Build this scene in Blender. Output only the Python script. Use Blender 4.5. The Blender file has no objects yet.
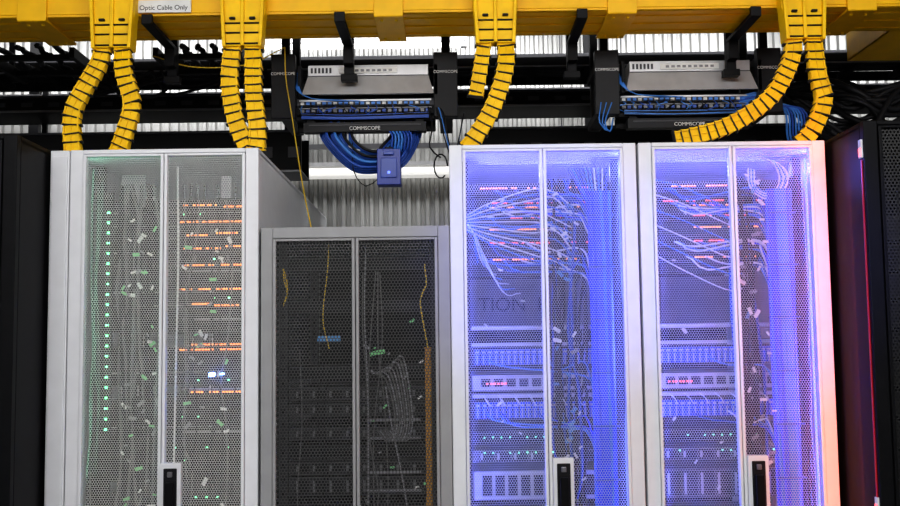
import bpy, math, random
from mathutils import Vector, Matrix
random.seed(7)
scene = bpy.context.scene
scene.view_settings.view_transform = 'Standard'
try: scene.view_settings.look = 'Medium High Contrast'
except Exception: pass

# ---------------------------------------------------------------- materials
def mat(name, col, rough=0.5, metal=0.0, emit=None, es=0.0, var=0.06, nscale=18.0, spec=0.5):
    m = bpy.data.materials.new(name); m.use_nodes = True
    nt = m.node_tree; b = nt.nodes['Principled BSDF']
    b.inputs['Roughness'].default_value = rough
    b.inputs['Metallic'].default_value = metal
    b.inputs['Specular IOR Level'].default_value = spec
    tc = nt.nodes.new('ShaderNodeTexCoord'); n = nt.nodes.new('ShaderNodeTexNoise')
    n.inputs['Scale'].default_value = nscale
    nt.links.new(tc.outputs['Object'], n.inputs['Vector'])
    r = nt.nodes.new('ShaderNodeValToRGB')
    r.color_ramp.elements[0].color = (*[max(0, c*(1-var)) for c in col], 1)
    r.color_ramp.elements[1].color = (*[min(1, c*(1+var)) for c in col], 1)
    r.color_ramp.elements[0].position = 0.35; r.color_ramp.elements[1].position = 0.65
    nt.links.new(n.outputs['Fac'], r.inputs['Fac'])
    nt.links.new(r.outputs['Color'], b.inputs['Base Color'])
    if emit:
        b.inputs['Emission Color'].default_value = (*emit, 1)
        b.inputs['Emission Strength'].default_value = es
    return m

def perf(name, col, p=0.0105, r=0.43, rough=0.45, metal=0.0, trans=0.0):
    m = mat(name, col, rough, metal)
    nt = m.node_tree; b = nt.nodes['Principled BSDF']; out = nt.nodes['Material Output']
    surf = b.outputs[0]
    if trans:
        tl = nt.nodes.new('ShaderNodeBsdfTranslucent'); tl.inputs[0].default_value=(.9,.9,.92,1)
        m2 = nt.nodes.new('ShaderNodeMixShader'); m2.inputs[0].default_value = trans
        nt.links.new(b.outputs[0], m2.inputs[1]); nt.links.new(tl.outputs[0], m2.inputs[2]); surf = m2.outputs[0]
    tc = nt.nodes.new('ShaderNodeTexCoord'); s = nt.nodes.new('ShaderNodeSeparateXYZ')
    nt.links.new(tc.outputs['Object'], s.inputs[0])
    def M(op, a, bb=None):
        n = nt.nodes.new('ShaderNodeMath'); n.operation = op
        for i, v in enumerate((a, bb)):
            if v is None: continue
            if isinstance(v, (int, float)): n.inputs[i].default_value = v
            else: nt.links.new(v, n.inputs[i])
        return n.outputs[0]
    q3 = math.sqrt(3)
    X = M('DIVIDE', s.outputs[0], p); Z = M('DIVIDE', s.outputs[2], p*q3)
    def dist(off):
        a = M('SUBTRACT', M('FRACT', M('ADD', X, 100+off)), 0.5)
        c = M('MULTIPLY', M('SUBTRACT', M('FRACT', M('ADD', Z, 100+off)), 0.5), q3)
        return M('SQRT', M('ADD', M('MULTIPLY', a, a), M('MULTIPLY', c, c)))
    d = M('MINIMUM', dist(0.0), dist(0.5))
    h = M('LESS_THAN', d, r)
    t = nt.nodes.new('ShaderNodeBsdfTransparent'); mx = nt.nodes.new('ShaderNodeMixShader')
    nt.links.new(h, mx.inputs[0]); nt.links.new(surf, mx.inputs[1]); nt.links.new(t.outputs[0], mx.inputs[2])
    nt.links.new(mx.outputs[0], out.inputs['Surface'])
    return m

WHITE = mat('white_powder_coat', (.76,.765,.79), .42, var=.02)
WMESH = perf('white_perforated_steel', (.64,.64,.63), p=.0080, r=.418)
CMESH = perf('white_perforated_steel_glow', (.60,.60,.66), p=.0080, r=.420, trans=.45)  # translucency added so the steel glows with blue haze from inside
GREY = mat('grey_powder_coat', (.33,.33,.335), .42, var=.03)
GMESH = perf('charcoal_perforated_steel', (.085,.085,.085), p=.0105, r=.40)
BLACK = mat('black_powder_coat', (.006,.006,.007), .5, var=.1, spec=.15)
RMESH = perf('black_perforated_steel', (.010,.010,.010), p=.011, r=.30)
BLK2 = mat('black_plastic', (.012,.012,.014), .5, spec=.25)
DGREY = mat('dark_grey_metal', (.045,.045,.05), .45, .2, spec=.3)
XGREY = mat('charcoal_equipment', (.02,.02,.022), .5, spec=.25)
MGREY = mat('mid_grey_metal', (.16,.16,.17), .4, .3)
SILV = mat('silver_sheet_metal', (.52,.52,.53), .4, .3)
SOFT = mat('grey_baffle', (.28,.28,.30), .6)
SIGN = mat('grey_sign_ink', (.07,.07,.09), .6)
YEL = mat('yellow_raceway_plastic', (.92,.52,.0), .45, var=.04, spec=.3)
YEL2 = mat('yellow_duct_plastic', (.96,.58,.004), .5, var=.08, spec=.25)
YCAB = mat('yellow_fiber_jacket', (.80,.55,.03), .5)
BCAB = mat('blue_cable_jacket', (.02,.09,.45), .45)
BCAB2 = mat('light_blue_cable_jacket', (.06,.24,.70), .45)
BBUN = mat('bright_blue_cable_jacket', (.03,.09,.85), .5)
WCAB = mat('white_cable_jacket', (.75,.77,.8), .5)
GCAB = mat('grey_cable_jacket', (.16,.16,.16), .5)
OCAB = mat('orange_cable_jacket', (.55,.27,.03), .5)
TAG = mat('white_label_tag', (.8,.8,.78), .6)
TAGG = mat('green_label_tag', (.25,.7,.3), .6)
TAGB = mat('blue_label_tag', (.10,.30,.6), .6)
BLUEP = mat('blue_drive_module', (.05,.14,.70), .4)
BLBOX = mat('blue_plastic_box', (.004,.03,.30), .35)
BLBX2 = mat('blue_box_face', (.006,.045,.36), .3)
LGRN = mat('green_led', (.1,.8,.2), .5, emit=(.25,1,.5), es=3.2)
LORG = mat('orange_led', (.9,.4,.1), .5, emit=(1,.26,.06), es=2.4)
LRED = mat('red_led', (.9,.1,.1), .5, emit=(1,.14,.12), es=2.6)
LBLU = mat('blue_led', (.1,.2,.9), .5, emit=(.08,.2,1), es=45)
LBL2 = mat('blue_led_strip', (.1,.2,.9), .5, emit=(.18,.25,1), es=1.6)
LTUBE = mat('fluorescent_tube', (.9,.9,.9), .5, emit=(1,.98,.95), es=2.0)
LSOFT = mat('wall_band_glow', (.8,.8,.78), .5, emit=(1,.98,.93), es=.5)  # glow standing in for the blurred bright band on the back wall
LPANEL = mat('ceiling_light_diffuser', (.9,.9,.9), .5, emit=(1,.99,.97), es=5)
REDST = mat('red_edge_strip', (.35,.005,.01), .4, emit=(1,.02,.02), es=.08)

# ---------------------------------------------------------------- mesh builder
class MB:
    def __init__(s): s.v=[]; s.f=[]; s.m=[]; s.mats=[]
    def mi(s, m):
        if m not in s.mats: s.mats.append(m)
        return s.mats.index(m)
    def hexa(s, V, m):
        b=len(s.v); i=s.mi(m); s.v += [tuple(v) for v in V]
        for f in ((0,2,3,1),(4,5,7,6),(0,1,5,4),(2,6,7,3),(0,4,6,2),(1,3,7,5)):
            s.f.append(tuple(b+k for k in f)); s.m.append(i)
    def box(s, x0,x1,y0,y1,z0,z1,m):
        s.hexa([(x,y,z) for z in (z0,z1) for y in (y0,y1) for x in (x0,x1)], m)
    def obox(s, c, ax, ay, az, m):
        c=Vector(c); s.hexa([c+ax*sx+ay*sy+az*sz for sz in (-1,1) for sy in (-1,1) for sx in (-1,1)], m)
    def quad(s, a,b_,c,d,m):
        b=len(s.v); s.v += [a,b_,c,d]; s.f.append((b,b+1,b+2,b+3)); s.m.append(s.mi(m))
    def prism(s, pts, y0, y1, m):
        b=len(s.v); n=len(pts); i=s.mi(m)
        s.v += [(x,y0,z) for x,z in pts]+[(x,y1,z) for x,z in pts]
        s.f.append(tuple(b+k for k in range(n))); s.m.append(i)
        s.f.append(tuple(b+n+k for k in reversed(range(n)))); s.m.append(i)
        for k in range(n):
            k2=(k+1)%n; s.f.append((b+k,b+n+k,b+n+k2,b+k2)); s.m.append(i)
    def tube(s, pts, r, m, n=6):
        P=[Vector(p) for p in pts]; i=s.mi(m); b=len(s.v)
        for k,p in enumerate(P):
            t=(P[min(k+1,len(P)-1)]-P[max(k-1,0)]).normalized()
            u=t.cross(Vector((0.13,1,0.07))).normalized(); w=t.cross(u)
            for a in range(n):
                an=2*math.pi*a/n; s.v.append(tuple(p+u*math.cos(an)*r+w*math.sin(an)*r))
        for k in range(len(P)-1):
            for a in range(n):
                a2=(a+1)%n
                s.f.append((b+k*n+a,b+k*n+a2,b+(k+1)*n+a2,b+(k+1)*n+a)); s.m.append(i)
        s.f.append(tuple(b+a for a in range(n))); s.m.append(i)
        s.f.append(tuple(b+(len(P)-1)*n+a for a in range(n))); s.m.append(i)
    def make(s, name, parent=None, bevel=0, smooth=False):
        me=bpy.data.meshes.new(name); me.from_pydata(s.v,[],s.f)
        for m in s.mats: me.materials.append(m)
        me.polygons.foreach_set('material_index', s.m)
        if smooth: me.polygons.foreach_set('use_smooth',[True]*len(s.f))
        me.update()
        o=bpy.data.objects.new(name, me); scene.collection.objects.link(o)
        if parent: o.parent=parent
        if bevel:
            bv=o.modifiers.new('bevel','BEVEL'); bv.width=bevel; bv.segments=2; bv.limit_method='ANGLE'
        return o

def empty(name):
    e=bpy.data.objects.new(name,None); e.empty_display_size=.1; scene.collection.objects.link(e); return e

def smooth(pts, step=.02):
    P=[Vector(p) for p in pts]; P=[P[0]*2-P[1]]+P+[P[-1]*2-P[-2]]; out=[]
    for i in range(1,len(P)-2):
        a,b,c,d=P[i-1:i+3]; n=max(2,int((c-b).length/step))
        for k in range(n):
            t=k/n; out.append(.5*((2*b)+(c-a)*t+(2*a-5*b+4*c-d)*t*t+(3*b-a-3*c+d)*t**3))
    out.append(P[-2]); return out

def text(name, body, loc, size, m, parent, align='CENTER'):
    c=bpy.data.curves.new(name,'FONT'); c.body=body; c.size=size; c.align_x=align; c.extrude=.0004
    c.materials.append(m); o=bpy.data.objects.new(name,c); scene.collection.objects.link(o)
    o.location=loc; o.rotation_euler=(math.pi/2,0,0)
    if parent: o.parent=parent
    return o

def area(name,loc,target,sx,sy,en,col=(1,1,1),parent=None,up='Y'):
    L=bpy.data.lights.new(name,'AREA'); L.shape='RECTANGLE'; L.size=sx; L.size_y=sy; L.energy=en; L.color=col
    o=bpy.data.objects.new(name,L); scene.collection.objects.link(o); o.location=loc
    d=(Vector(target)-Vector(loc)).normalized()
    if up=='Z':
        z=-d; y=Vector((0,0,1)); x=y.cross(z).normalized(); y=z.cross(x)
        o.rotation_euler=Matrix((x,y,z)).transposed().to_euler()
    else: o.rotation_euler=d.to_track_quat('-Z','Y').to_euler()
    if parent: o.parent=parent
    return o

# ---------------------------------------------------------------- cabinets
YF=3.43
def cabinet(x0,x1,yf,depth,H,fm,mm,bez=.042,top=.014,handle=True,hoff=.045,nm='server_cabinet'):
    e=empty(nm); b=MB(); yb=yf+depth
    b.box(x0,x0+.012,yf+.03,yb,.06,H-.01,fm); b.box(x1-.012,x1,yf+.03,yb,.06,H-.01,fm)
    b.box(x0,x1,yf+.03,yb,H-.02,H,fm)
    b.box(x0,x1,yf+.02,yb,.03,.08,fm)
    for xx in (x0+.05,x1-.05):
        for yy in (yf+.1,yb-.1): b.box(xx-.02,xx+.02,yy-.02,yy+.02,0,.03,BLK2)
    b.box(x0,x0+bez,yf,yf+.03,.03,H,fm); b.box(x1-bez,x1,yf,yf+.03,.03,H,fm)
    b.box(x0+bez,x1-bez,yf,yf+.03,H-top,H,fm); b.box(x0+bez,x1-bez,yf,yf+.03,.03,.1,fm)
    b.box(x0+.012,x0+.05,yb-.03,yb,.08,H-.02,fm); b.box(x1-.05,x1-.012,yb-.03,yb,.08,H-.02,fm)
    b.make('frame',e,bevel=.003)
    r=MB(); r.box(x0+.05,x1-.05,yb-.02,yb-.01,.08,H-.02,XGREY)
    for k in range(30): r.box(x0+.08,x1-.08,yb-.024,yb-.02,.15+k*.065,.19+k*.065,BLK2)
    r.make('rear_door',e)
    xc=(x0+x1)/2; zt=H-top-.002; zb=.102; g=.0012; w=.010
    for k,(a,c) in enumerate(((x0+bez+.001,xc-g),(xc+g,x1-bez-.001))):
        d=MB()
        d.box(a,a+w,yf-.006,yf+.02,zb,zt,fm); d.box(c-w,c,yf-.006,yf+.02,zb,zt,fm)
        d.box(a+w,c-w,yf-.006,yf+.02,zt-.008,zt,fm); d.box(a+w,c-w,yf-.006,yf+.02,zb,zb+.02,fm)
        d.make('door_frame',e,bevel=.002)
        q=MB(); y=yf+.004
        q.quad((a+w,y,zb+.02),(c-w,y,zb+.02),(c-w,y,zt-.008),(a+w,y,zt-.008),mm)
        q.make('door_mesh',e)
    if handle:
        h=MB(); hx=xc+hoff
        h.box(hx-.033,hx+.033,yf-.014,yf+.01,.96,1.248,fm)
        h.box(hx-.021,hx+.021,yf-.018,yf-.013,.975,1.232,BLK2)
        h.box(hx-.013,hx+.013,yf-.034,yf-.016,1.0,1.19,BLACK)
        h.box(hx-.008,hx+.008,yf-.024,yf-.016,1.205,1.222,MGREY)
        h.make('door_handle',e,bevel=.004)
    rr=MB()
    for s_ in (-1,1):
        cx=xc+s_*.252
        for yy in (yf+.14,yb-.2):
            rr.box(cx-.014,cx+.014,yy,yy+.03,.08,H-.03,DGREY)
            for u in range(int((H-.2)/.0445)):
                z=.1+u*.0445; rr.box(cx-.005,cx+.005,yy-.001,yy+.001,z,z+.012,BLK2)
    rr.make('mounting_rails',e)
    return e

def leds(b,x0,x1,y,z,m,pitch=.010,w=.0065,h=.005,skip=.12):
    x=x0
    while x<x1:
        if random.random()>skip: b.box(x,x+w,y-.002,y,z,z+h,m)
        x+=pitch

def unit(b,xc,yf,z,h,kind,dep=.6,dark=False):
    y=yf+.15; a=xc-.235; c=xc+.235
    D,G,S=(XGREY,DGREY,MGREY) if dark else (DGREY,MGREY,SILV)
    if kind=='switch':
        b.box(a,c,y,y+dep,z,z+h,D)
        for k in range(24):
            x=a+.02+k*.018; b.box(x,x+.013,y-.003,y,z+.008,z+h-.012,BLK2)
    elif kind=='server':
        b.box(a,c,y,y+dep,z,z+h,G)
        for k in range(8):
            x=a+.02+k*.055; b.box(x,x+.048,y-.006,y,z+.006,z+h-.006,D)
            b.box(x+.004,x+.012,y-.009,y-.005,z+.01,z+h-.01,S)
    elif kind=='silver':
        b.box(a,c,y,y+dep,z,z+h,S)
        for k in range(10):
            x=a+.03+k*.042; b.box(x,x+.03,y-.003,y,z+.012,z+h-.012,D)
    elif kind=='blue':
        b.box(a,c,y,y+dep,z,z+h,D)
        for k in range(22):
            x=a+.01+k*.0208; b.box(x,x+.017,y-.012,y,z+.004,z+h-.004,BLUEP)
            b.box(x+.003,x+.014,y-.015,y-.011,z+h*.72,z+h*.82,S)
            b.box(x+.006,x+.009,y-.0145,y-.011,z+h*.1,z+h*.6,S)
    elif kind=='blank':
        b.box(a,c,y,y+.02,z,z+h,D)
    elif kind=='line':
        b.box(a,c,y,y+.05,z,z+h,S)

def tags(b,x0,x1,y0,y1,z0,z1,n,ms,s=.011):
    for _ in range(n):
        c=Vector((random.uniform(x0,x1),random.uniform(y0,y1),random.uniform(z0,z1)))
        an=random.uniform(-1.2,1.2); u=Vector((math.cos(an),random.uniform(-.3,.3),math.sin(an)))
        w=Vector((-math.sin(an),0,math.cos(an)))
        k=random.uniform(.6,1.3)
        b.obox(c,u*s*k,Vector((0,.0006,0)),w*s*.45*k,random.choice(ms))

def vcables(b,x0,x1,y0,y1,z0,z1,n,ms,r=.003,wob=.02):
    for _ in range(n):
        x=random.uniform(x0,x1); y=random.uniform(y0,y1); pts=[]
        z=z1
        while z>z0:
            pts.append((x+random.uniform(-wob,wob),y+random.uniform(-.01,.01),z)); z-=random.uniform(.12,.3)
        pts.append((x,y,z0)); b.tube(smooth(pts,.04),r,random.choice(ms),5)

def bundle(b,xc,y,z0,z1,R,n,ms,r=.005):
    for k in range(n):
        a=2*math.pi*k/n*1.618; rr=R*math.sqrt((k+.5)/n); pts=[]
        for j in range(9):
            z=z1+(z0-z1)*j/8
            pts.append((xc+rr*math.cos(a+j*.15)+random.uniform(-.002,.002),y+rr*.6*math.sin(a+j*.15),z))
        b.tube(smooth(pts,.05),r,random.choice(ms),6)
    z=z1-.08
    while z>z0:
        b.box(xc-R-.004,xc+R+.004,y-R*.6-.006,y+R*.6,z,z+.004,BCAB); z-=.17

# ---- A
xa0,xa1=-1.222,-.614; A=cabinet(xa0,xa1,YF,1.9,2.25,WHITE,WMESH,hoff=.032); xc=(xa0+xa1)/2
b=MB(); z=.15
kinds=['switch','blank','server','switch','blank','blank','server']
while z<2.12:
    k=random.choice(kinds); h=.0445*random.choice((1,1,2)); unit(b,xc,YF,z,h-.004,k,dark=True); z+=h+random.choice((0,0,.0445))
for zz in (1.86,1.70,1.47,1.33): b.box(xc+.03,xc+.235,YF+.135,YF+.14,zz,zz+.006,SOFT)
b.make('rack_equipment',A)
b=MB()
for zz in (2.075,2.025,1.98,1.935,1.88,1.80,1.745,1.61,1.60,1.46):
    x=xc+.02+random.choice((0,.01,.04))
    while x<xc+.235:
        ln=random.uniform(.03,.12); leds(b,x,min(x+ln,xc+.235),YF+.135,zz+random.choice((0,0,.006)),LORG,pitch=.0105,w=.0080,h=.0055,skip=.08); x+=ln+random.uniform(.01,.03)
for zz in (2.05,1.90,1.77,1.60,1.50,1.38): leds(b,xc+.03,xc+.235,YF+.135,zz,LGRN,pitch=.05,skip=.6)
z=2.05
while z>1.32:
    if random.random()>.08: b.box(xc-.203,xc-.195,YF+.065,YF+.07,z,z+.007,LGRN)
    z-=.0335
b.box(xc-.21,xc-.186,YF+.07,YF+.085,.9,2.12,BLK2)
b.box(xc+.13,xc+.142,YF+.08,YF+.12,1.515,1.527,LBLU); b.box(xc+.165,xc+.172,YF+.08,YF+.12,1.52,1.526,LBLU)
for zz in (1.28,1.24,1.12): leds(b,xc-.1,xc+.2,YF+.135,zz,LGRN,pitch=.035,skip=.4)
b.make('status_leds',A)
b=MB(); vcables(b,xc-.17,xc-.04,YF+.09,YF+.13,.3,2.15,24,[GCAB,BLK2,BLK2,XGREY],.005)
vcables(b,xc-.25,xc-.215,YF+.07,YF+.12,.3,2.2,7,[BLK2,XGREY],.006,.008)
vcables(b,xc+.04,xc+.22,YF+.09,YF+.13,.3,2.15,10,[GCAB,BLK2,BLK2],.0028,.03)
tags(b,xc-.15,xc-.03,YF+.05,YF+.08,1.05,2.05,48,[TAG,TAG,SOFT,TAGG],.010); tags(b,xc+.05,xc+.2,YF+.05,YF+.08,1.05,2.0,30,[TAG,SOFT,TAG,TAGG],.010)
b.box(xc-.18,xc-.10,YF+.14,YF+.145,2.08,2.19,SOFT)
b.obox((xc+.19,YF+.05,2.13),Vector((.016,0,0)),Vector((0,.001,0)),Vector((0,0,.036)),SOFT)
b.tube(smooth([(xc+.03,YF+.05,2.2),(xc+.035,YF+.05,1.9),(xc+.03,YF+.05,1.5),(xc+.02,YF+.05,.6)]),.0035,TAG)
b.make('patch_cables',A)
area('green_glow',(xa0+.03,YF+.06,1.7),(xa0+1,YF+.10,1.7),.03,1.0,.9,(.3,1,.6),A,'Z')

# ---- B
xb0,xb1=-.606,-.001; Bc=cabinet(xb0,xb1,YF,1.15,1.99,GREY,GMESH,bez=.038,top=.036,handle=False); xc=(xb0+xb1)/2
b=MB()
for zz,h,k in ((1.86,.04,'blank'),(1.72,.04,'blank'),(1.50,.04,'switch'),(1.43,.04,'server'),(1.38,.04,'server'),(1.30,.04,'server'),(1.24,.04,'switch'),(1.19,.04,'server'),(1.12,.06,'server'),(1.05,.04,'switch'),(.8,.2,'server'),(.4,.3,'server')):
    unit(b,xc,YF,zz,h,k,dark=True)
for zz in (1.36,1.30,1.19,1.13): b.box(xc+.03,xc+.2,YF+.138,YF+.143,zz,zz+.008,SOFT)
b.make('rack_equipment',Bc)
b=MB()
vcables(b,xc+.03,xc+.12,YF+.07,YF+.12,.9,1.85,4,[GCAB],.002,.02)
for k in range(8):
    x=xc+.09+k*.008
    b.tube(smooth([(x-.05,YF+.12,1.52),(x,YF+.07,1.50+.01*k),(x+.03,YF+.06,1.38),(x+.01,YF+.07,1.30),(x-.03,YF+.12,1.33)]),.0026,SOFT if k%2 else GCAB)
b.tube(smooth([(xc+.09,YF+.06,1.48),(xc+.11,YF+.05,1.35),(xc+.14,YF+.05,1.2),(xc+.17,YF+.06,1.0)]),.0026,SOFT)
b.tube(smooth([(xc+.03,YF+.05,1.94),(xc+.025,YF+.05,1.7),(xc+.035,YF+.05,1.4),(xc+.03,YF+.05,.8)]),.0024,SOFT)
for k in range(4):
    b.tube(smooth([(xc+.228+.007*math.sin(j*1.3+k*1.57),YF+.05+.007*math.cos(j*1.3+k*1.57),1.60-j*.05) for j in range(0,17)],.02),.0045,OCAB)
b.tube(smooth([(xc+.22,YF+.06,1.87),(xc+.225,YF+.05,1.80),(xc+.205,YF+.05,1.75),(xc+.228,YF+.05,1.6)]),.0022,YCAB)
b.tube(smooth([(xc-.09,YF+.05,1.94),(xc-.095,YF+.05,1.85),(xc-.11,YF+.05,1.7),(xc-.09,YF+.05,1.6)]),.0016,YCAB)
for k in range(2):
    b.tube(smooth([(xc-.24,YF+.06,1.86),(xc-.235+.008*k,YF+.05,1.82),(xc-.225,YF+.05,1.78),(xc-.24,YF+.06,1.74)]),.0022,YCAB)
vcables(b,xc-.2,xc-.05,YF+.06,YF+.12,.9,1.6,3,[GCAB,BLK2],.002,.03)
b.box(xc-.13,xc-.055,YF+.06,YF+.064,1.622,1.642,TAGB)
b.obox((xc+.065,YF+.05,1.585),Vector((.024,0,.005)),Vector((0,.001,0)),Vector((-.0015,0,.007)),TAGG)
tags(b,xc+.02,xc+.22,YF+.04,YF+.09,1.0,1.75,22,[TAG,SOFT,SOFT,TAGG],.008)
b.make('patch_cables',Bc)

# ---- C, D
def blue_cab(x0,x1,variant):
    E=cabinet(x0,x1,YF,1.15,2.25,WHITE,CMESH); xc=(x0+x1)/2
    b=MB()
    for zz,h,k in ((2.11,.035,'switch'),(2.045,.05,'switch'),(2.01,.03,'switch'),(1.925,.04,'switch'),(1.87,.04,'switch'),
                   (1.655,.012,'line'),(1.60,.012,'line'),(1.535,.06,'blue'),(1.455,.05,'silver'),(1.43,.012,'line'),(1.36,.06,'blue'),(1.28,.04,'switch'),(1.22,.04,'server'),(1.1,.09,'silver' if variant==0 else 'server'),(.6,.4,'server')):
        unit(b,xc,YF,zz,h,k)
    b.box(xc-.235,xc+.235,YF+.72,YF+.73,1.66,1.86,SOFT)
    b.make('rack_equipment',E)
    b=MB()
    for k,zz in enumerate((2.125,2.075,2.06,2.025,1.985,1.94,1.885)):
        x=xc-.2+.1*random.choice((0,.3,1))
        while x<xc+.17:
            ln=random.uniform(.03,.15); leds(b,x,min(x+ln,xc+.17),YF+.135,zz,LRED if k%2 else LORG,pitch=.0105,w=.008,h=.0045,skip=.12); x+=ln+random.uniform(.01,.05)
    leds(b,xc-.2,xc-.12,YF+.135,1.475,LRED,pitch=.012)
    for zz in (1.30,1.25): leds(b,xc-.2,xc+.2,YF+.135,zz,LGRN,pitch=.028,w=.005,skip=.45)
    b.box(x0+.045,x0+.050,YF+.05,YF+.06,.3,2.2,LBL2); b.box(x1-.050,x1-.045,YF+.05,YF+.06,.3,2.2,LBL2)
    b.make('status_leds',E)
    b=MB()
    bx=xc+(.190 if variant==0 else .165)
    bundle(b,bx,YF+.055,.2,2.10,.036 if variant==0 else .040,30,[BBUN,BBUN,BBUN,BCAB2],.0075)
    vcables(b,xc+.02,bx-.06,YF+.09,YF+.13,.3,2.15,18,[BCAB,BLK2,BLK2,XGREY],.005,.02)
    vcables(b,bx+.06,xc+.25,YF+.06,YF+.13,.3,2.15,8,[BLK2,XGREY],.006,.006)
    for k in range(34):
        z0=random.choice((2.12,2.07,2.03,1.94,1.89,1.89,1.56,1.38)); xs=xc+random.uniform(-.2,.1)
        b.tube(smooth([(xs,YF+.14,z0),(xs+.01,YF+.10,z0-.012),(xs+.06,YF+.10,z0-random.uniform(.02,.05)),(bx-.06,YF+.09,z0-random.uniform(.0,.06)),(bx-.03,YF+.08,z0-.12)]),.003,random.choice([BCAB,BCAB2,BCAB2,BBUN,WCAB]))
    for k in range(14):
        if variant==0:
            z1=2.11-.018*k; zs=2.03-.004*k
            b.tube(smooth([(xc-.245,YF+.07,zs),(xc-.17,YF+.05,zs+(z1-zs)*.45),(xc-.03,YF+.05,z1),(xc+.04,YF+.06,z1-.01+.02*math.sin(k)),(xc+.10,YF+.10,z1-.05)]),.0024,WCAB if k%2==0 else BCAB2)
            if k<8: b.tube(smooth([(xc-.245,YF+.07,2.0),(xc-.225,YF+.05,1.97),(xc-.22+.012*k,YF+.06,1.92-.02*k),(xc-.21+.02*k,YF+.13,1.88-.015*k)]),.0022,WCAB if k%2 else BCAB2)
        elif k<6:
            b.tube(smooth([(xc-.24,YF+.07,2.14-.05*k),(xc-.15,YF+.05,2.11-.055*k),(xc-.02,YF+.06,2.05-.055*k),(xc+.05,YF+.12,2.03-.05*k)]),.0023,WCAB if k%2 else BCAB2)
    if variant:
        for k in range(5):
            R=.065-.006*k; cx=xc+.13
            b.tube(smooth([(cx-R,YF+.05+.004*k,2.17),(cx-R*.95,YF+.05+.004*k,2.11),(cx-R*.3,YF+.05,2.07+.004*k),(cx+R*.6,YF+.05,2.085+.004*k),(cx+R,YF+.05+.004*k,2.14),(cx+R*.6,YF+.06,2.185),(cx,YF+.06,2.20)]),.0026,WCAB if k%2==0 else BCAB2)
    else:
        for k in range(10):   # blue/white leads sweeping from the top down into the trunk
            b.tube(smooth([(xc+.09+.014*k,YF+.07,2.18),(xc+.12+.01*k,YF+.06,2.12-.006*k),(bx-.03+.006*k,YF+.06,2.02),(bx-.02+.004*k,YF+.06,1.9)]),.003,random.choice([BCAB2,BBUN,WCAB]))
    for k in range(8):
        x=xc-.2+k*.05
        b.tube(smooth([(x,YF+.13,1.44),(x+.01,YF+.09,1.425),(x+.02,YF+.10,1.41),(x+.03,YF+.13,1.405)]),.002,WCAB)
    tags(b,xc+.03,xc+.12,YF+.03,YF+.06,1.1,2.15,34,[TAG,TAG,SOFT,TAGB],.011); tags(b,xc-.2,xc-.05,YF+.04,YF+.1,1.1,2.1,8,[TAG],.009)
    b.make('patch_cables',E)
    if variant==0: text('rear_sign','TION  R',(xc-.06,YF+.715,1.735),.075,SIGN,E)
    BL=(.12,.15,1)
    area('blue_glow',(x0+.02,YF+.085,1.55),(x0+1,YF+.10,1.55),.03,1.3,4.2,BL,E,'Z')
    area('blue_glow',(x1-.02,YF+.085,1.45),(x1-1,YF+.10,1.45),.03,1.6,7,BL,E,'Z')
    area('blue_glow',(xc,YF+.35,2.215),(xc,YF+.22,1.6),.4,.1,8,(.16,.18,1),E)
    area('blue_glow',(xc,YF+.5,1.98),(xc,YF+.8,1.7),.4,.05,2.5,(.45,.5,1),E)
    return E
C=blue_cab(.001,.604,0)
D=blue_cab(.612,1.215,1)

fc=empty('cable_management_column'); b=MB()
b.box(-1.288,-1.226,YF+.005,YF+1.2,0,2.25,WHITE); b.box(-1.283,-1.231,YF,YF+.006,.1,2.23,WHITE)
b.make('body',fc,bevel=.003)

def black_cab(x0,x1,yf):
    e=cabinet(x0,x1,yf,1.3,2.255,BLACK,RMESH,handle=True)
    b=MB()
    for k in range(20): b.box((x0+x1)/2-.235,(x0+x1)/2+.235,yf+.16,yf+.6,.2+k*.09,.28+k*.09,XGREY)
    b.make('rack_equipment',e)
    return e
black_cab(-1.905,-1.297,3.19)
BR=black_cab(1.232,1.84,3.15)
b=MB(); b.box(1.2285,1.2315,3.166,3.174,.05,2.14,REDST)
b.box(1.226,1.2318,3.16,3.18,2.145,2.20,TAG); b.box(1.2255,1.2262,3.16,3.18,2.15,2.175,LRED); b.box(1.226,1.2318,3.16,3.18,1.10,1.15,TAG); b.box(1.2255,1.2262,3.16,3.18,1.11,1.13,LRED)
b.make('edge_strip',BR)
area('red_glow',(1.226,3.27,1.4),(1.14,3.43,1.4),.02,1.8,3.4,(1,.13,.04),BR,'Z')

# ---------------------------------------------------------------- yellow fiber raceway
R=empty('fiber_raceway'); b=MB(); zb=2.74
def race(b,x0,x1,y0,y1):
    b.box(x0,x1,y0,y1,zb,zb+.006,YEL); b.box(x0,x1,y0,y0+.006,zb,zb+.12,YEL); b.box(x0,x1,y1-.006,y1,zb,zb+.12,YEL)
    b.box(x0,x1,y0-.008,y0,zb+.108,zb+.12,YEL); b.box(x0,x1,y0-.004,y0,zb+.012,zb+.018,YEL)
    for yy in (y0+.05,(y0+y1)/2,y1-.05): b.box(x0,x1,yy-.004,yy+.004,zb-.005,zb,YEL)
race(b,-3.2,3.2,3.60,3.88)
for x in (-2.2,-1.42,-.2,.6,1.42,2.3):
    b.box(x-.05,x+.05,3.59,3.89,zb-.012,zb-.002,YEL); b.box(x-.05,x+.05,3.588,3.6,zb-.01,zb+.125,YEL)
    for yy in (3.63,3.85):
        b.box(x-.030,x-.02,yy-.006,yy+.006,zb-.018,zb-.01,YEL2); b.box(x+.02,x+.030,yy-.006,yy+.006,zb-.018,zb-.01,YEL2)
b.box(1.63,1.93,3.88,4.30,zb,zb+.006,YEL); b.box(1.63,1.636,3.88,4.30,zb,zb+.12,YEL); b.box(1.924,1.93,3.88,4.30,zb,zb+.12,YEL)
b.make('trough',R,bevel=.0015)
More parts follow.
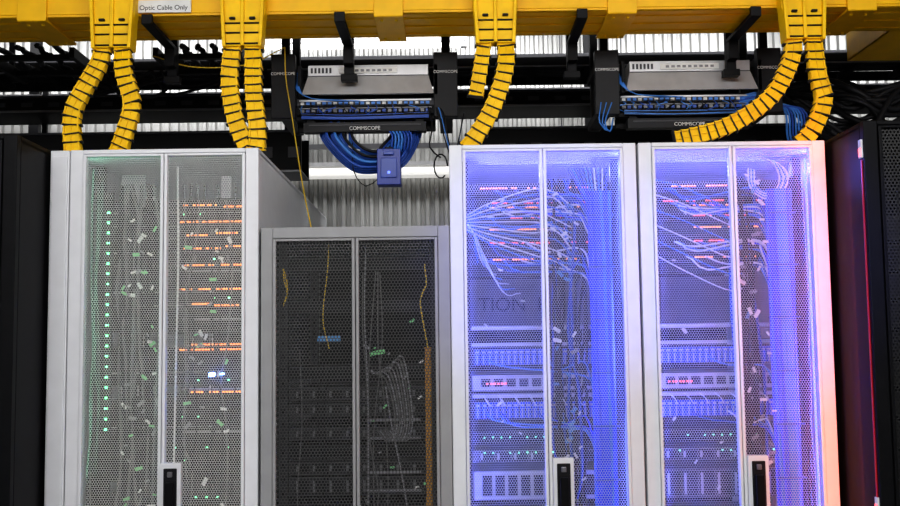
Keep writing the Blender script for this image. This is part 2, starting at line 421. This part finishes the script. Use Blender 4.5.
b=MB(); b.box(-1.06,-.875,3.586,3.5955,zb+.012,zb+.055,TAG); b.make('label',R)
text('label_text','Optic Cable Only',(-.968,3.5855,zb+.021),.023,BLK2,R)

def chute(b,xc,w=.15):
    h=w/2
    b.prism([(xc-h,zb+.125),(xc-h,zb-.01),(xc-h*.86,zb-.06),(xc-h*.80,zb-.12),(xc+h*.80,zb-.12),(xc+h*.86,zb-.06),(xc+h,zb-.01),(xc+h,zb+.125)],3.545,3.596,YEL2)
    for s_ in (-1,1):
        b.prism([(xc+s_*h*.98-.006,zb+.125),(xc+s_*h*.8-.006,zb-.125),(xc+s_*h*.8+.006,zb-.125),(xc+s_*h*.98+.006,zb+.125)],3.53,3.6,YEL2)
    b.box(xc-.006,xc+.006,3.535,3.6,zb-.12,zb+.12,YEL2)
    for dz in (.045,.078,.115): b.box(xc-h*.80,xc+h*.80,3.538,3.55,zb-dz,zb-dz+.005,BLK2)
    for s_ in (-1,1):
        b.box(xc+s_*h*.45-.010,xc+s_*h*.45+.010,3.534,3.55,zb-.03,zb-.022,BLK2)
b=MB()
for x in (-1.13,-.69,.163,1.205): chute(b,x)
b.make('waterfall_chutes',R,bevel=.003)

# flat corrugated duct: a shallow open channel of overlapping flat plates with black clips
def duct(b,pts,w=.029,dep=.013):
    P=smooth([Vector(p) for p in pts],.003)
    st=[P[0]]; L=0; step=.029
    for i in range(1,len(P)):
        L+=(P[i]-P[i-1]).length
        if L>=step: st.append(P[i]); L=0; step=random.uniform(.026,.033)
    st.append(P[-1])
    for i in range(len(st)-1):
        a,c=st[i],st[i+1]; t=(c-a).normalized(); side=Vector((0,1,0)).cross(t).normalized(); f=side.cross(t)
        if f.y>0: f=-f
        hl=(c-a).length/2; m=(a+c)/2; sk=random.uniform(-.10,.10)
        s2=(side+t*sk).normalized()
        # plate: wider at its lower lip than at its top (overlapping scales)
        w0,w1=w*.86,w*1.02
        top=a+t*.001; bot=c-t*.0008
        b.hexa([top-s2*w0-f*dep,top+s2*w0-f*dep,top-s2*w0+f*dep*.75,top+s2*w0+f*dep*.75,
                bot-s2*w1-f*dep,bot+s2*w1-f*dep,bot-s2*w1+f*dep*1.1,bot+s2*w1+f*dep*1.1],YEL2)
        # raised edge flanges and centre rib
        for s_ in (-1,1):
            b.obox(m+s2*s_*(w*.80)+f*dep*1.05,s2*.0028,f*.004,t*(hl*.82),YEL2)
        b.obox(m+f*dep*1.0,s2*.0016,f*.003,t*(hl*.8),YEL2)
        # black clip across the joint, longer on one side
        k=random.choice((-1,1))
        b.obox(c+s2*k*.002,s2*(w*1.03),f*(dep*1.22),t*.0021,BLK2)
        b.obox(c+s2*k*(w*1.0),s2*.0045,f*.010,t*.0045,BLK2)
b=MB(); y=3.57
ducts=[[(-1.168,2.64),(-1.175,2.58),(-1.225,2.49),(-1.266,2.40),(-1.262,2.264)],
[(-1.098,2.64),(-1.092,2.54),(-1.062,2.43),(-1.085,2.33),(-1.112,2.264)],
[(-.726,2.64),(-.737,2.50),(-.713,2.36),(-.67,2.264)],
[(-.657,2.64),(-.653,2.465),(-.64,2.34),(-.645,2.264)],
[(.127,2.64),(.117,2.57),(.094,2.44)],
[(.198,2.64),(.194,2.53),(.15,2.40),(.09,2.30),(.062,2.264)],
[(1.170,2.64),(1.164,2.56),(1.10,2.44),(1.0,2.36),(.90,2.315),(.76,2.282)],
[(1.238,2.64),(1.245,2.5),(1.262,2.41),(1.22,2.31),(1.18,2.264)]]
for k,d in enumerate(ducts):
    duct(b,[(p[0],y+(-.012 if (k%2 and 0<i<len(d)-1) else 0),p[1]) for i,p in enumerate(d)], .030 if k!=4 else .026)
b.make('corrugated_ducts',R,bevel=.001)
b=MB()
for x in (-2.2,-1.02,-.365,.46,1.05,2.2):
    b.box(x-.018,x+.018,3.90,3.93,2.60,3.4,BLACK); b.box(x-.018,x+.018,3.58,3.93,zb-.034,zb-.019,BLACK)
    b.box(x-.018,x+.018,3.565,3.583,zb-.034,zb+.0,BLACK); b.box(x-.03,x+.03,3.895,3.935,2.585,2.61,BLACK)
    b.prism([(x-.018,zb-.034),(x-.018,zb-.1),(x+.018,zb-.1),(x+.018,zb-.034)],3.86,3.90,BLACK)
b.make('hanger_brackets',R,bevel=.002)

# ---------------------------------------------------------------- overhead patch racks
def patch_rack(x0):
    e=empty('overhead_patch_rack'); b=MB(); x1=x0+.697; Y=3.98
    for xa in (x0,x1-.09):
        b.box(xa,xa+.09,Y-.04,Y+.0,2.455,2.70,BLK2); b.box(xa+.02,xa+.07,Y,Y+.36,2.47,2.50,BLACK)
        b.box(xa+.02,xa+.07,Y,Y+.36,2.66,2.69,BLACK); b.box(xa+.03,xa+.06,Y+.3,Y+.34,2.47,3.4,BLACK); b.box(xa+.03,xa+.06,Y+.02,Y+.05,2.69,3.4,BLACK)
    b.box(x0+.085,x1-.085,Y,Y+.02,2.452,2.47,BLACK); b.box(x0+.085,x1-.085,Y+.06,Y+.07,2.42,2.54,BLACK)
    b.make('frame',e,bevel=.003)
    s=MB(); xl,xr=x0+.130,x1-.105
    s.box(xl+.005,xr-.005,Y-.01,Y+.30,2.622,2.662,SILV)
    s.hexa([(xl-.015,Y-.04,2.545),(xr+.015,Y-.04,2.545),(xl-.015,Y-.03,2.545),(xr+.015,Y-.03,2.545),(xl+.005,Y-.010,2.622),(xr-.005,Y-.010,2.622),(xl+.005,Y+.0,2.622),(xr-.005,Y+.0,2.622)],SILV)
    s.box(xl-.03,xl-.017,Y-.04,Y+.02,2.54,2.655,BLACK); s.box(xr+.017,xr+.03,Y-.04,Y+.02,2.54,2.655,BLACK)
    s.box(x0+.25,x0+.47,Y-.014,Y-.0105,2.630,2.652,TAG)
    s.box(xl+.005,xr-.005,Y-.013,Y-.009,2.6195,2.6225,DGREY)
    for k in range(6): s.box(xl+.015+k*.014,xl+.023+k*.014,Y-.0125,Y-.01,2.632,2.652,DGREY)
    for k in range(9): s.box(x0+.27+k*.021,x0+.283+k*.021,Y-.015,Y-.0138,2.636,2.645,MGREY)
    s.make('silver_enclosure',e,bevel=.002)
    p=MB(); p.box(x0+.09,x1-.09,Y+.01,Y+.06,2.512,2.540,DGREY); p.box(x0+.09,x1-.09,Y+.01,Y+.06,2.480,2.509,BLACK)
    p.box(x0+.10,x1-.10,Y-.0,Y+.009,2.527,2.533,SILV); p.box(x0+.10,x1-.10,Y-.0,Y+.009,2.499,2.502,MGREY)
    for k in range(24):
        x=x0+.105+k*.0205
        p.box(x,x+.013,Y+.002,Y+.012,2.515,2.525,BCAB2 if k%3 else TAG); p.box(x,x+.013,Y+.002,Y+.012,2.486,2.497,BCAB if k%2 else MGREY)
    p.box(x0+.12,x1-.12,Y-.03,Y+.02,2.405,2.44,BLK2); p.box(x0+.14,x1-.14,Y-.033,Y-.029,2.427,2.432,DGREY)
    for s_ in (x0+.13,x1-.16): p.box(s_,s_+.03,Y+.0,Y+.015,2.43,2.46,BLACK)
    p.make('patch_panels',e)
    c=MB()
    for k in range(14):
        xa=x0+.11+k*.031; z0=2.515; dr=random.uniform(.02,.045)
        c.tube(smooth([(xa,Y+.0,z0-.005),(xa+.005,Y-.025,z0-dr*.6),(xa+random.uniform(-.04,.04),Y-.02,z0-dr),(xa+random.uniform(-.06,.06),Y+.03,z0-.05)]),.002,random.choice([BCAB,BCAB2,BLK2,BLK2]))
    for k in range(5):
        c.tube(smooth([(x0+.09,Y+.02,2.61+.008*k),(x0+.098+.003*k,Y-.05,2.56),(x0+.15,Y-.05,2.528),(x0+.25+.02*k,Y-.02,2.522)]),.002,BCAB2)
    for k in range(7):
        c.tube(smooth([(x0+.11,Y-.01,2.478-.003*k),(x0+.3,Y-.02,2.472-.003*k+random.uniform(-.006,.006)),(x1-.11,Y-.01,2.478-.003*k)]),.002,random.choice([BCAB,BCAB2,BLK2,BLK2]))
    c.make('patch_cables',e)
    text('plate_text','COMMSCOPE',(x0+.045,Y-.041,2.620),.0150,TAG,e); text('plate_text','COMMSCOPE',(x1-.045,Y-.041,2.620),.0150,TAG,e)
    text('panel_text','COMMSCOPE',((x0+x1)/2,Y-.0345,2.410),.019,TAG,e)
    return e
P1=patch_rack(-.66); P2=patch_rack(.55)
b=MB()
for k in range(16):
    w=.05+.0055*k; d=.075+.0048*k; yy=3.99+.012*(k%4)
    b.tube(smooth([(-.29-w*1.3,yy,2.45),(-.29-w*1.4,yy-.03,2.39),(-.29-w*.6,yy-.03,2.42-d),(-.27,yy-.03,2.405-d),(-.29+w*.9,yy-.03,2.43-d),(-.28+w*1.3,yy,2.40),(-.28+w*1.2,yy+.02,2.45)],.01),.0055,random.choice([BCAB,BCAB,BLK2,BCAB2]))
for k in range(7):
    x=-.21+.012*k
    b.tube(smooth([(x-.04,3.98,2.44),(x,3.95,2.39),(x-.005,3.96,2.33)]),.004,random.choice([BCAB,BCAB2]))
b.tube(smooth([(-.38,3.98,2.42),(-.37,3.96,2.35),(-.33,3.96,2.335)]),.003,WCAB)
b.tube(smooth([(-.36,3.98,2.40),(-.355,3.96,2.26),(-.31,3.96,2.20),(-.26,3.96,2.23)]),.002,BLK2)
b.tube(smooth([(-.075,3.98,2.5),(-.06,3.95,2.42),(-.07,3.94,2.34),(-.03,3.94,2.30)]),.003,BLK2)
b.tube([(-.03+.025*math.cos(t*.45),3.95,2.27+.045*math.sin(t*.45)) for t in range(13)],.003,BLK2)
for k in range(3): b.tube(smooth([(-.05,3.98,2.52),(-.02-.01*k,3.93,2.47),(0,3.92,2.36-.02*k),(.02,3.98,2.30),(.06,4.0,2.48)]),.0025,[BLK2,BCAB2,BLK2][k])
b.make('hanging_cable_bundle',P1,smooth=True)
b=MB(); b.box(-.266,-.178,3.93,4.0,2.200,2.335,BLBOX); b.box(-.252,-.192,3.925,3.931,2.225,2.30,BLBX2); b.box(-.242,-.202,3.92,3.926,2.31,2.325,BLBX2)
b.box(-.227,-.217,3.921,3.926,2.24,2.25,LBL2); b.box(-.237,-.207,3.95,3.98,2.335,2.345,BLK2)
b.make('junction_box',P1,bevel=.008)
b=MB()
for k in range(8):
    b.tube(smooth([(1.08,4.0,2.52-.006*k),(1.17,3.97,2.535-.008*k),(1.26+.01*k,3.97,2.47),(1.28+.012*k,4.0,2.36),(1.36+.02*k,4.1,2.27)]),.004,random.choice([BCAB,BCAB2,BCAB]))
for k in range(3): b.tube(smooth([(.57+.02*k,3.94,2.5),(.56+.01*k,3.92,2.42),(.60,3.94,2.39),(.62,3.98,2.45)]),.0025,BCAB2)
b.make('hanging_cable_bundle',P2,smooth=True)

b=MB(); b.tube(smooth([(-.605,3.92,2.72),(-.60,3.915,2.6),(-.575,3.90,2.45),(-.53,3.84,2.2),(-.475,3.7,1.995)]),.0022,YCAB)
b.tube(smooth([(-1.1,3.945,2.70),(-.95,3.94,2.655),(-.75,3.935,2.66),(-.605,3.92,2.72)]),.0022,YCAB)
b.make('fiber_cable',None,smooth=True)

# ---------------------------------------------------------------- ladder racks / trays
def ladder(x0,x1,y0,y1,z,m=BLACK,step=.23,along='X',cables=8,ncol=None):
    e=empty('ladder_rack'); b=MB(); h=.04
    if along=='X':
        b.box(x0,x1,y0,y0+.02,z,z+h,m); b.box(x0,x1,y1-.02,y1,z,z+h,m)
        b.box(x0,x1,y0-.003,y0,z,z+.006,MGREY)
        x=x0+.05
        while x<x1: b.box(x,x+.03,y0+.02,y1-.02,z+.008,z+.028,m); x+=step
        for hx in (x0+.3,x1-.3,0): b.box(hx-.012,hx+.012,y1,y1+.018,z,3.4,m)
        for hx in (x0+.3,x1-.3): b.box(hx-.012,hx+.012,y0-.024,y0,z,3.4,m)
    else:
        b.box(x0,x0+.02,y0,y1,z,z+h,m); b.box(x1-.02,x1,y0,y1,z,z+h,m)
        y=y0+.05
        while y<y1: b.box(x0+.02,x1-.02,y,y+.03,z+.008,z+.028,m); y+=step
        for hx in (x0-.02,x1): b.box(hx,hx+.02,y1-.1,y1-.08,z,3.4,m)
    b.make('rails',e,bevel=.002)
    if cables:
        c=MB()
        for k in range(cables):
            t=(k+.5)/cables; pts=[]
            for j in range(12):
                u=j/11
                if along=='X': pts.append((x0+(x1-x0)*u,y0+.03+(y1-y0-.06)*t+random.uniform(-.01,.01),z+.038+random.uniform(0,.01)))
                else: pts.append((x0+.03+(x1-x0-.06)*t+random.uniform(-.01,.01),y0+(y1-y0)*u,z+.038+random.uniform(0,.01)))
            c.tube(smooth(pts,.15),.011,random.choice(ncol or [BLK2,BLK2,BLK2,BLACK]))
        c.make('cables',e,smooth=True)
    return e
ladder(-3.15,3.15,4.40,4.72,2.76,cables=13)
ladder(-3.15,3.15,5.03,5.28,2.95,m=DGREY,cables=0)
ladder(-1.75,-1.4,3.95,4.35,2.70,along='Y',cables=4)
ladder(-1.12,-.78,4.0,4.36,2.71,along='Y',cables=5)

def tray(x0,x1,y,z,h,m=BLACK,hang=2.95):
    e=empty('cable_tray'); b=MB()
    b.box(x0,x1,y,y+.012,z,z+h,m); b.box(x0,x1,y+.25,y+.262,z,z+h,m); b.box(x0,x1,y,y+.262,z,z+.008,m)
    b.box(x0,x1,y-.01,y,z+h-.010,z+h,DGREY); b.box(x0,x1,y-.01,y,z,z+.008,MGREY)
    x=x0+.15
    while x<x1: b.box(x,x+.05,y-.003,y,z+h*.35,z+h*.6,DGREY); x+=.12
    for hx in (x0+.1,(x0+x1)/2,x1-.1): b.box(hx-.012,hx+.012,y+.235,y+.25,z,hang,m)
    b.make('body',e); return e
tray(-3.15,-.66,4.76,2.39,.19); tray(.10,3.15,4.76,2.40,.18)
tray(-3.15,3.15,4.76,2.675,.075)
# black cable swag on the right
e=empty('cable_bundle'); b=MB()
for k in range(16):
    z0=random.uniform(2.46,2.66)
    b.tube(smooth([(1.36,4.36,2.62+random.uniform(-.02,.05)),(1.5+random.uniform(-.05,.05),4.3,z0),(1.62,4.2+random.uniform(-.05,.1),z0-random.uniform(.0,.10)),(1.8,4.2,2.5+random.uniform(-.08,.12)),(2.2,4.3,2.74)]),random.uniform(.009,.014),random.choice([BLK2,BLK2,BLACK,XGREY]))
b.make('strands',e,smooth=True)
e=empty('cable_bundle'); b=MB()
for k in range(6):
    x=random.uniform(-1.6,-1.1)
    b.tube(smooth([(x,4.38,2.76),(x+.05,4.37,2.69+random.uniform(-.03,.02)),(x+random.uniform(.1,.3),4.37,2.67+random.uniform(-.03,.03)),(x+random.uniform(.3,.5),4.38,2.76)]),random.uniform(.005,.008),BLK2)
b.make('strands',e,smooth=True)
e=empty('strut_frame'); b=MB()
for x in (-2.1,-.98,.72,1.9): b.box(x-.025,x+.025,5.36,5.40,0,3.4,BLACK)
b.box(-3.15,3.15,5.34,5.36,3.02,3.05,DGREY); b.box(-3.15,3.15,5.34,5.36,2.885,2.90,MGREY); b.box(-3.15,3.15,5.34,5.36,2.60,2.625,MGREY)
b.make('posts',e)

# ---------------------------------------------------------------- room
XW=3.2; YB=5.75; YN=-2.6; ZC=3.4
def room_box(name,*a,m):
    b=MB(); b.box(*a,m); return b.make(name)
CONC=mat('raised_floor_tile',(.32,.33,.34),.35)
nt=CONC.node_tree; br=nt.nodes.new('ShaderNodeTexBrick'); br.offset=0; br.inputs['Scale'].default_value=1; br.inputs['Brick Width'].default_value=.6; br.inputs['Row Height'].default_value=.6; br.inputs['Mortar Size'].default_value=.004
br.inputs['Color1'].default_value=(.50,.50,.50,1); br.inputs['Color2'].default_value=(.47,.47,.47,1); br.inputs['Mortar'].default_value=(.05,.05,.05,1)
nt.links.new([n for n in nt.nodes if n.type=='TEX_COORD'][0].outputs['Object'],br.inputs['Vector']); nt.links.new(br.outputs['Color'],nt.nodes['Principled BSDF'].inputs['Base Color'])
WALL=mat('painted_wall',(.6,.61,.62),.7); CEIL=mat('ceiling_deck',(.35,.35,.36),.6)
room_box('floor',-XW-.1,XW+.1,YN-.1,YB+.1,-.1,0,m=CONC)
room_box('ceiling',-XW-.1,XW+.1,YN-.1,YB+.1,ZC,ZC+.1,m=CEIL)
room_box('wall_left',-XW-.1,-XW,YN,YB,0,ZC,m=WALL); room_box('wall_right',XW,XW+.1,YN,YB,0,ZC,m=WALL)
room_box('wall_front',-XW-.1,XW+.1,YN-.1,YN,0,ZC,m=WALL)
CORR=mat('corrugated_metal',(.42,.42,.41),.35,.35,var=.25,nscale=2.2)
b=MB(); x=-XW; p=.05; pts=[]
while x<XW:
    pts+= [(x,YB-.02),(x+.018,YB-.02),(x+.025,YB-.042),(x+.043,YB-.042)]; x+=p
for i in range(len(pts)-1):
    (xa,ya),(xb,yb_)=pts[i],pts[i+1]; b.quad((xa,ya,0),(xb,yb_,0),(xb,yb_,ZC),(xa,ya,ZC),CORR)
b.box(-XW,XW,YB,YB+.1,0,ZC,WALL)
b.make('wall_back')

def tube_light(x0,x1,y,z,m=LTUBE,r=.014):
    e=empty('fluorescent_light'); b=MB(); b.box(x0,x1,y-.03,y+.03,z+.03+r-.014,z+.05+r-.014,SILV)
    b.tube([(x0+.03,y,z+.012),(x1-.03,y,z+.012)],r,m,12); b.box(x0,x0+.03,y-.02,y+.02,z,z+.03,WHITE); b.box(x1-.03,x1,y-.02,y+.02,z,z+.03,WHITE)
    for xx in (x0+.1,x1-.1): b.tube([(xx,y,z+.05),(xx,y,ZC)],.003,DGREY)
    b.make('fixture',e)
tube_light(-1.75,-1.0,5.47,2.78); tube_light(-1.1,.7,5.62,2.51,LSOFT,.03); tube_light(.15,1.0,5.47,2.80); tube_light(-1.0,.1,5.5,3.16); tube_light(-3,-2.2,5.47,2.78); tube_light(1.5,2.8,5.47,2.80)  # LSOFT tube is no fixture: added to imitate the wall's blurred bright band

def ceil_panel(x0,x1,y0,y1):
    e=empty('ceiling_light'); b=MB(); b.box(x0,x1,y0,y1,ZC-.06,ZC,WHITE); b.box(x0+.02,x1-.02,y0+.02,y1-.02,ZC-.064,ZC-.06,LPANEL); b.make('luminaire',e)
for x in (-2,0,2): ceil_panel(x-.6,x+.6,.9,1.2); ceil_panel(x-.6,x+.6,-1.3,-1.0)

area('aisle_lamp',(0,.6,3.28),(0,3.4,1.5),4.5,.6,98,(1,.99,.985))
area('rear_aisle_lamp',(0,4.9,3.3),(0,5.7,2.5),5.5,.3,60)
def spot(name,loc,target,en,col,ang,blend=.6):
    L=bpy.data.lights.new(name,'SPOT'); L.energy=en; L.color=col; L.spot_size=math.radians(ang); L.spot_blend=blend; L.shadow_soft_size=.08
    o=bpy.data.objects.new(name,L); scene.collection.objects.link(o); o.location=loc
    o.rotation_euler=(Vector(target)-Vector(loc)).to_track_quat('-Z','Y').to_euler()
spot('added_blue_spot',(.45,1.3,2.3),(.32,3.43,1.85),85,(.12,.14,1),26,.8)  # unseen spots added to tint the C and D doors blue
spot('added_blue_spot',(1.1,1.3,2.2),(.98,3.43,1.8),85,(.12,.14,1),26,.8)

w=bpy.data.worlds.new('world'); scene.world=w; w.use_nodes=True; w.node_tree.nodes['Background'].inputs[0].default_value=(.3,.32,.35,1); w.node_tree.nodes['Background'].inputs[1].default_value=.3

cd=bpy.data.cameras.new('camera'); cam=bpy.data.objects.new('camera',cd); scene.collection.objects.link(cam)
cd.sensor_width=36; cd.lens=43; cd.clip_start=.05
cam.matrix_world=Matrix.Translation((0,0,1.6)) @ Matrix.Rotation(math.radians(95),4,'X') @ Matrix.Rotation(math.radians(-.75),4,'Z')
scene.camera=cam
